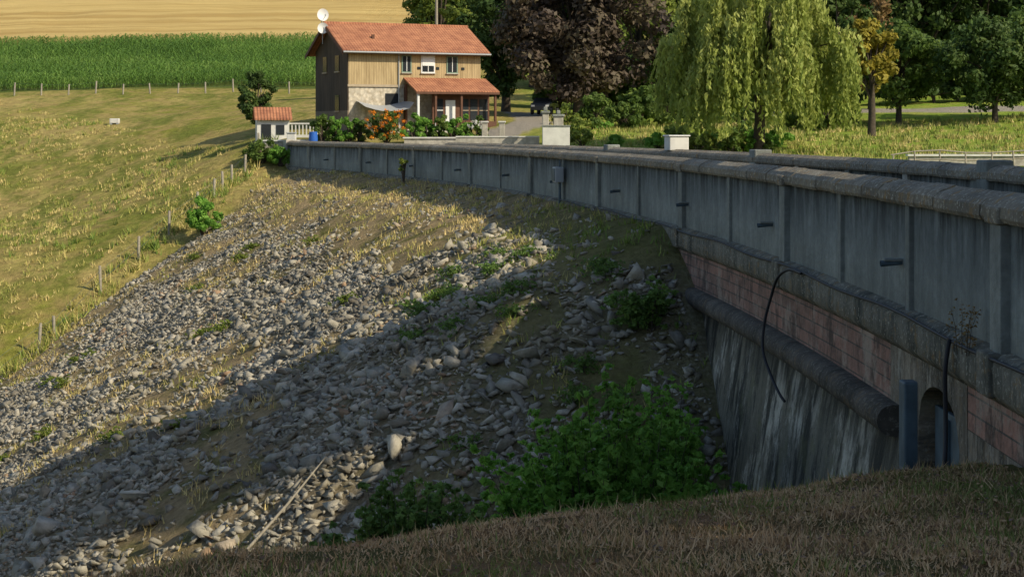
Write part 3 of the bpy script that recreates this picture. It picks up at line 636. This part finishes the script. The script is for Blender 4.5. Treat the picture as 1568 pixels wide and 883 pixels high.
def stone_mat():
    m=M('rubble_stone'); v=m.n.new('ShaderNodeTexVoronoi'); v.inputs['Scale'].default_value=3.2; m.l(m.coord(),v.inputs['Vector'])
    c=m.ramp(m.noise(3,detail=6,rough=.7),[(.35,(.42,.35,.25)),(.65,(.66,.59,.47))]); c=m.mix(.6,c,m.ramp(v.outputs['Distance'],[(.25,1),(.55,.55)]),'MULTIPLY'); m.col(c); m.bump(v.outputs['Distance'],.6,.04); return m.m
stone=stone_mat(); brown=plain('brown_timber',(.13,.06,.035),.7,.3,4); eavw=plain('fascia_paint',(.40,.32,.22),.7,.2,3)
plain_green=plain('green_frame_paint',(.20,.27,.20),.7,.2,2)
H=empty('timber_clad_house',(-12.2,122,-.1),math.radians(25)); W,Dp,ez,rz_=10.7,7.6,6.3,8.25
box('ground_floor_wall',(0,0,-1.2),(W,Dp,3.45),stone,H); box('upper_floor_wall',(-.04,-.06,3.45),(W+.04,Dp+.04,6.25),plank,H)
box('side_cladding',(-.10,-.02,1.6),(-.045,Dp,6.3),plankd,H); box('side_lower',(-.10,-.02,-1.2),(-.003,Dp,1.6),plain('side_render',(.22,.17,.12),.8,.3,3),H)
box('floor_band',(-.12,-.12,3.38),(W+.08,-.062,3.56),eavw,H)
pyd('gable_wall',[(-.10,0,6.3),(-.10,Dp,6.3),(-.10,Dp/2,8.1),(W,0,6.3),(W,Dp,6.3),(W,Dp/2,8.1)],[(0,1,2),(3,4,5)],plankd,H)
ov=.7;th=.14;sl=(rz_-ez)/(Dp/2)
def roof(name,x0,x1,y0,yr,z0,zr,mat,par,t=.13):
    V=[]
    for x in (x0,x1):
        V+=[(x,y0,z0),(x,yr,zr),(x,yr,zr+t),(x,y0,z0+t)]
    return pyd(name,V,[(0,1,2,3),(7,6,5,4),(0,4,5,1),(1,5,6,2),(2,6,7,3),(3,7,4,0)],mat,par)
roof('roof_front',-ov,W+.6,-ov,Dp/2,ez-sl*ov+.02,rz_,tile,H); roof('roof_back',-ov,W+.6,Dp+ov,Dp/2,ez-sl*ov+.02,rz_,tile,H)
tubes('ridge_tiles',[([(-ov-.02,Dp/2,rz_+.1),(W+.62,Dp/2,rz_+.1)],[.13,.13])],tile,H)
box('fascia',(-ov,-ov-.04,ez-sl*ov-.12),(W+.6,-ov-.003,ez-sl*ov+.1),brown,H)
for sg,y0 in ((0,-ov),(1,Dp+ov)): roof('barge_board_%d'%sg,-ov-.05,-ov-.003,y0,Dp/2,ez-sl*ov-.2,rz_-.22,brown,H,.28)
tubes('gutter',[([(-ov,-ov-.1,ez-sl*ov+.0),(W+.6,-ov-.1,ez-sl*ov)],[.07,.07]),([(3.95,-.14,5.9),(3.95,-.14,0)],[.045,.045]),([(3.95,-ov-.1,ez-.4),(3.95,-.14,5.85)],[.045,.045])],MAT['bin'],H)
def win(u,z,w,h,blind=False,y=-.06,par=H,nm='window'):
    box(nm+'_reveal',(u-w/2-.09,y-.05,z-h/2-.09),(u+w/2+.09,y-.003,z+h/2+.09),MAT['frame'] if blind else plain_green,par)
    box(nm+'_glass',(u-w/2,y-.062,z-h/2),(u+w/2,y-.052,z+h/2),MAT['glass'],par); box(nm+'_mullion',(u-.025,y-.08,z-h/2),(u+.025,y-.064,z+h/2),MAT['frame'],par)
    box(nm+'_sill',(u-w/2-.14,y-.16,z-h/2-.15),(u+w/2+.14,y-.003,z-h/2-.092),MAT['stonewhite'],par)
    if blind: box(nm+'_blind',(u-w/2,y-.076,z-h*.1),(u+w/2,y-.0655,z+h/2),MAT['frame'],par)
win(4.6,5.15,.62,1.15); win(6.35,5.15,.95,1.15,True); win(8.35,5.15,.75,1.15)
for i,u in enumerate((5.6,7.15,9.25)): box('vent_%d'%i,(u-.12,-.11,4.75),(u+.12,-.063,4.95),MAT['glass'],H)
for i,(v,z) in enumerate(((2.3,5.2),(5.2,5.2),(2.3,2.2))): box('side_window_%d'%i,(-.15,v-.45,z-.6),(-.104,v+.45,z+.6),MAT['glass'],H); box('side_sill_%d'%i,(-.2,v-.55,z-.7),(-.104,v+.55,z-.603),eavw,H)
def proof(x0,x1,y0,y1,z0,z1,mat,par,nm): return roof(nm,x0,x1,y0,y1,z0,z1,mat,par,.12)
proof(4.35,11.15,-2.7,-.062,2.95,4.0,tile,H,'porch_roof'); box('porch_fascia',(4.35,-2.74,2.83),(11.15,-2.703,3.0),brown,H)
for i,u in enumerate((4.6,6.0,8.1,10.9)): box('porch_post_%d'%i,(u-.08,-2.55,.0),(u+.08,-2.39,2.95),brown if i else MAT['frame'],H)
box('porch_side',(4.4,-.4,-1),(4.55,-.003,3.6),brown,H)
box('veranda_wall',(6.1,-1.6,-.6),(10.8,-1.5,3.1),brown,H)
box('porch_floor',(4.3,-2.7,-1.2),(11.1,-.003,.12),MAT['stonewhite'],H)
box('porch_low_wall',(8.2,-2.6,.12),(10.9,-2.45,.8),brown,H)
for i,(u,w) in enumerate(((6.6,.7),(8.7,.7),(9.5,.6),(10.3,.7))):
    box('veranda_glass_%d'%i,(u-w/2,-1.63,.9),(u+w/2,-1.603,2.5),MAT['glass'],H); box('veranda_rail_%d'%i,(u-w/2,-1.66,1.6),(u+w/2,-1.633,1.66),MAT['frame'] if i==0 else eavw,H)
box('white_door',(7.15,-1.66,.3),(7.95,-1.603,2.4),MAT['frame'],H,.02)
box('doorway_shade_panel',(2.9,-.03,.3),(4.0,-.003,2.9),MAT['dark'],H)  # flat panel on a closed wall; doorway's inner shade painted in black
V=[];nu=10
for i in range(nu+1):
    u=.6+3.9*i/nu
    for j in range(5):
        v=-.05-1.9*j/4; V.append((u,v,2.35-.12*j-.45*math.sin(math.pi*i/nu)*.8+(.35 if i==nu else 0)*j/4))
pyd('awning',V,[(i*5+j,(i+1)*5+j,(i+1)*5+j+1,i*5+j+1) for i in range(nu) for j in range(4)],MAT['bin'],H,True)
box('roof_vent',(2.3,1.2,7.0),(2.5,1.4,7.4),brown,H)
def dish(par,p,r,rzz):
    e=empty('dish_mount',p,rzz,par); V=[];F=[];R_,A_=5,18
    for i in range(R_+1):
        for j in range(A_): rr_=r*i/R_; a=2*math.pi*j/A_; V.append((rr_*math.cos(a),.28*rr_*rr_/r*-1+0.1,rr_*math.sin(a)+.0))
    for i in range(R_):
        for j in range(A_): F.append((i*A_+j,i*A_+(j+1)%A_,(i+1)*A_+(j+1)%A_,(i+1)*A_+j))
    build('dish',V,F,MAT['frame'],e,smooth=True); tubes('arm',[([(0,.1,-r),(0,-.5,-.1)],[.02,.02]),([(0,-.5,-.12),(0,-.5,.02)],[.05,.05]),([(0,.12,0),(0,.25,-.1),(0,.25,-1.2)],[.03,.03,.03])],MAT['bin'],e,6)
dish(H,(-.8,3.7,8.95),.48,.1); dish(H,(-.95,3.2,7.9),.42,-.2)
O=empty('garden_shed',(-18.3,117.2,-.4),math.radians(12))
box('walls',(0,0,-1.2),(2.3,2.2,1.25),MAT['white'],O); roof('roof_front',-.2,2.5,-.35,1.1,1.15,2.0,tile,O,.1); roof('roof_back',-.2,2.5,2.55,1.1,1.15,2.0,tile,O,.1)
pyd('gables',[(0,0,1.25),(0,2.2,1.25),(0,1.1,1.95),(2.3,0,1.25),(2.3,2.2,1.25),(2.3,1.1,1.95)],[(0,1,2),(3,4,5)],MAT['white'],O)
box('door',(.3,-.04,-.9),(1.0,-.003,.85),MAT['glass'],O); box('window',(1.35,-.04,.1),(1.95,-.003,.8),MAT['glass'],O)
G=empty('garden_wall')
box('lower_wall',(-17.8,114.6,-2.8),(-14.2,114.85,-.75),MAT['stonewhite'],G); box('coping',(-17.9,114.5,-.75),(-14.1,114.95,-.65),MAT['white'],G)
Bq=empty('balustrade')
for i in range(13): box('baluster_%d'%i,(-16.2+i*.26,118.0,-.3),(-16.12+i*.26,118.1,.45),MAT['white'],Bq)
box('top_rail',(-16.3,117.96,.45),(-12.9,118.14,.56),MAT['white'],Bq); box('bottom_rail',(-16.3,117.96,-.5),(-12.9,118.14,-.3),MAT['white'],Bq)
bn=empty('rain_barrel',(-13.9,114.2,-1)); tubes('barrel',[([(0,0,0),(0,0,.4),(0,0,.9),(0,0,.92),(0,0,.921)],[.27,.32,.28,.28,.01])],MAT['blue'],bn,14)
bn=empty('wheelie_bin',(-15.4,114.1,-1.2)); box('body',(-.3,-.3,0),(.3,.3,1.0),MAT['white'],bn,.04); box('lid',(-.34,-.36,1.0),(.34,.34,1.08),MAT['bin'],bn,.03)
TW=empty('terrace_wall'); box('wall',(-7.5,113.6,-2),(-.6,113.8,-.55),MAT['stonewhite'],TW); box('coping',(-7.6,113.5,-.55),(-.5,113.9,-.45),MAT['white'],TW)
for i,x in enumerate((-1.9,-.7)): box('pillar_%d'%i,(x-.2,113.45,-2),(x+.2,113.95,.55),MAT['stonewhite'],TW,.03); box('pillar_cap_%d'%i,(x-.27,113.38,.55),(x+.27,114.02,.66),MAT['white'],TW,.02)
GP=empty('gate_pillars'); 
for i,(x,y,h,w) in enumerate(((2.05,100,1.15,.2),(2.85,100.4,.95,.3))):
    box('pillar_%d'%i,(x-w,y-w,-2),(x+w,y+w,h-.1),MAT['stonewhite'],GP,.04); box('cap_%d'%i,(x-w-.08,y-w-.08,h-.1),(x+w+.08,y+w+.08,h+.05),MAT['pil'],GP,.04); box('ball_base_%d'%i,(x-.12,y-.12,h+.05),(x+.12,y+.12,h+.3),MAT['pil'],GP,.05)
box('white_wall',(1.85,99.0,-2),(3.5,99.3,.25),MAT['white'],GP,.02); box('wall_cap',(1.8,98.95,.25),(3.55,99.35,.33),MAT['pil'],GP)
box('side_wall',(-3.5,101.5,-2),(1.7,101.75,-.42),MAT['stonewhite'],GP); box('side_wall_cap',(-3.5,101.45,-.42),(1.7,101.8,-.34),MAT['white'],GP)
cbn=empty('utility_cabinet'); wbox('cabinet',60.8,.7,-5.25,-4.5,-.75,-.22,MAT['white'],cbn,.03); wbox('lid',60.8,.8,-5.3,-4.45,-.22,-.17,MAT['frame'],cbn,.02)
lw=empty('low_bank_wall'); box('wall',(21,86.3,-2.6),(32,86.6,-1.35),MAT['stonewhite'],lw); box('coping',(20.9,86.2,-1.35),(32,86.7,-1.25),MAT['white'],lw)
up_=empty('utility_pole',(-6.2,134,0)); tubes('pole',[([(0,0,-.5),(0,0,13)],[.17,.11])],MAT['wood_post'],up_,9); box('crossarm',(-1,-.06,12.2),(1,.06,12.35),MAT['wood_post'],up_)
gt=empty('garden_table',(-5.1,118.2,-.1)); box('top',(-.5,-.4,.7),(.5,.4,.75),MAT['frame'],gt)
for i,(a,b) in enumerate(((-.45,-.35),(.4,-.35),(-.45,.3),(.4,.3))): box('leg_%d'%i,(a,b,0),(a+.05,b+.05,.7),MAT['frame'],gt)
def car(x,y,rz):
    z=float(ground_h(x,y)[0]); e=empty('parked_car',(x,y,z),rz); paint=plain('car_paint',(.05,.055,.065),.25,.1,1)
    prof=[(-2.1,.35),(-2.15,.75),(-2.0,.95),(-1.3,1.02),(-.7,1.42),(.9,1.45),(1.6,1.0),(2.05,.92),(2.1,.4)]
    V=[];k=len(prof)
    for w in (-.82,.82):
        for a,b in prof: V.append((a,w*(.84 if b>1.1 else 1),b))
    F=[tuple(range(k)),tuple(range(2*k-1,k-1,-1))]+[(i,(i+1)%k,k+(i+1)%k,k+i) for i in range(k)]
    pyd('body',V,F,paint,e,bevel=.06)
    pyd('windscreen',[(-1.24,-.66,1.09),(-1.24,.66,1.09),(-.78,.6,1.4),(-.78,-.6,1.4)],[(0,1,2,3)],MAT['glass'],e).location=(-.025,0,.025)
    pyd('side_glass',[(-1.0,-.80,1.08),(1.2,-.80,1.08),(.85,-.72,1.38),(-.65,-.72,1.38)],[(0,1,2,3)],MAT['glass'],e)
    for i,(a,b) in enumerate(((-1.35,-.82),(-1.35,.82),(1.35,-.82),(1.35,.82))): tubes('wheel_%d'%i,[([(a,b-.11,.33),(a,b-.1,.33),(a,b+.1,.33),(a,b+.11,.33)],[.02,.33,.33,.02])],MAT['cable'],e,16)
    for s_ in (-.6,.6): box('headlight',(-2.17,s_-.15,.65),(-2.1,s_+.15,.8),MAT['frame'],e)
car(2.8,138.5,1.35)
# ---------------------------------------------------------------- light, world, camera
el=math.radians(35); az=Vector((.85,-.53,0)).normalized()
sd=Vector((az.x*math.cos(el),az.y*math.cos(el),math.sin(el)))
L=bpy.data.lights.new('sun','SUN'); L.energy=5.0; L.angle=math.radians(.5); L.color=(1,.90,.70)
so=link(bpy.data.objects.new('sun',L)); so.rotation_euler=sd.to_track_quat('Z','Y').to_euler(); so.location=(40,-40,60)
w=bpy.data.worlds.new('World'); S.world=w; w.use_nodes=True; nt=w.node_tree
sk=nt.nodes.new('ShaderNodeTexSky'); sk.sky_type='NISHITA'; sk.sun_disc=False; sk.sun_elevation=el; sk.sun_rotation=math.atan2(az.x,az.y)
nt.links.new(sk.outputs[0],nt.nodes['Background'].inputs[0]); nt.nodes['Background'].inputs[1].default_value=.15
cam=bpy.data.cameras.new('camera'); co=link(bpy.data.objects.new('camera',cam)); co.location=(0,0,0); co.rotation_euler=(math.radians(90),0,0)
cam.sensor_width=36; cam.lens=57.4; cam.shift_y=-.154; cam.clip_end=4000; cam.clip_start=.1
S.camera=co
S.view_settings.view_transform='Standard'; S.view_settings.look='None'; S.view_settings.exposure=0
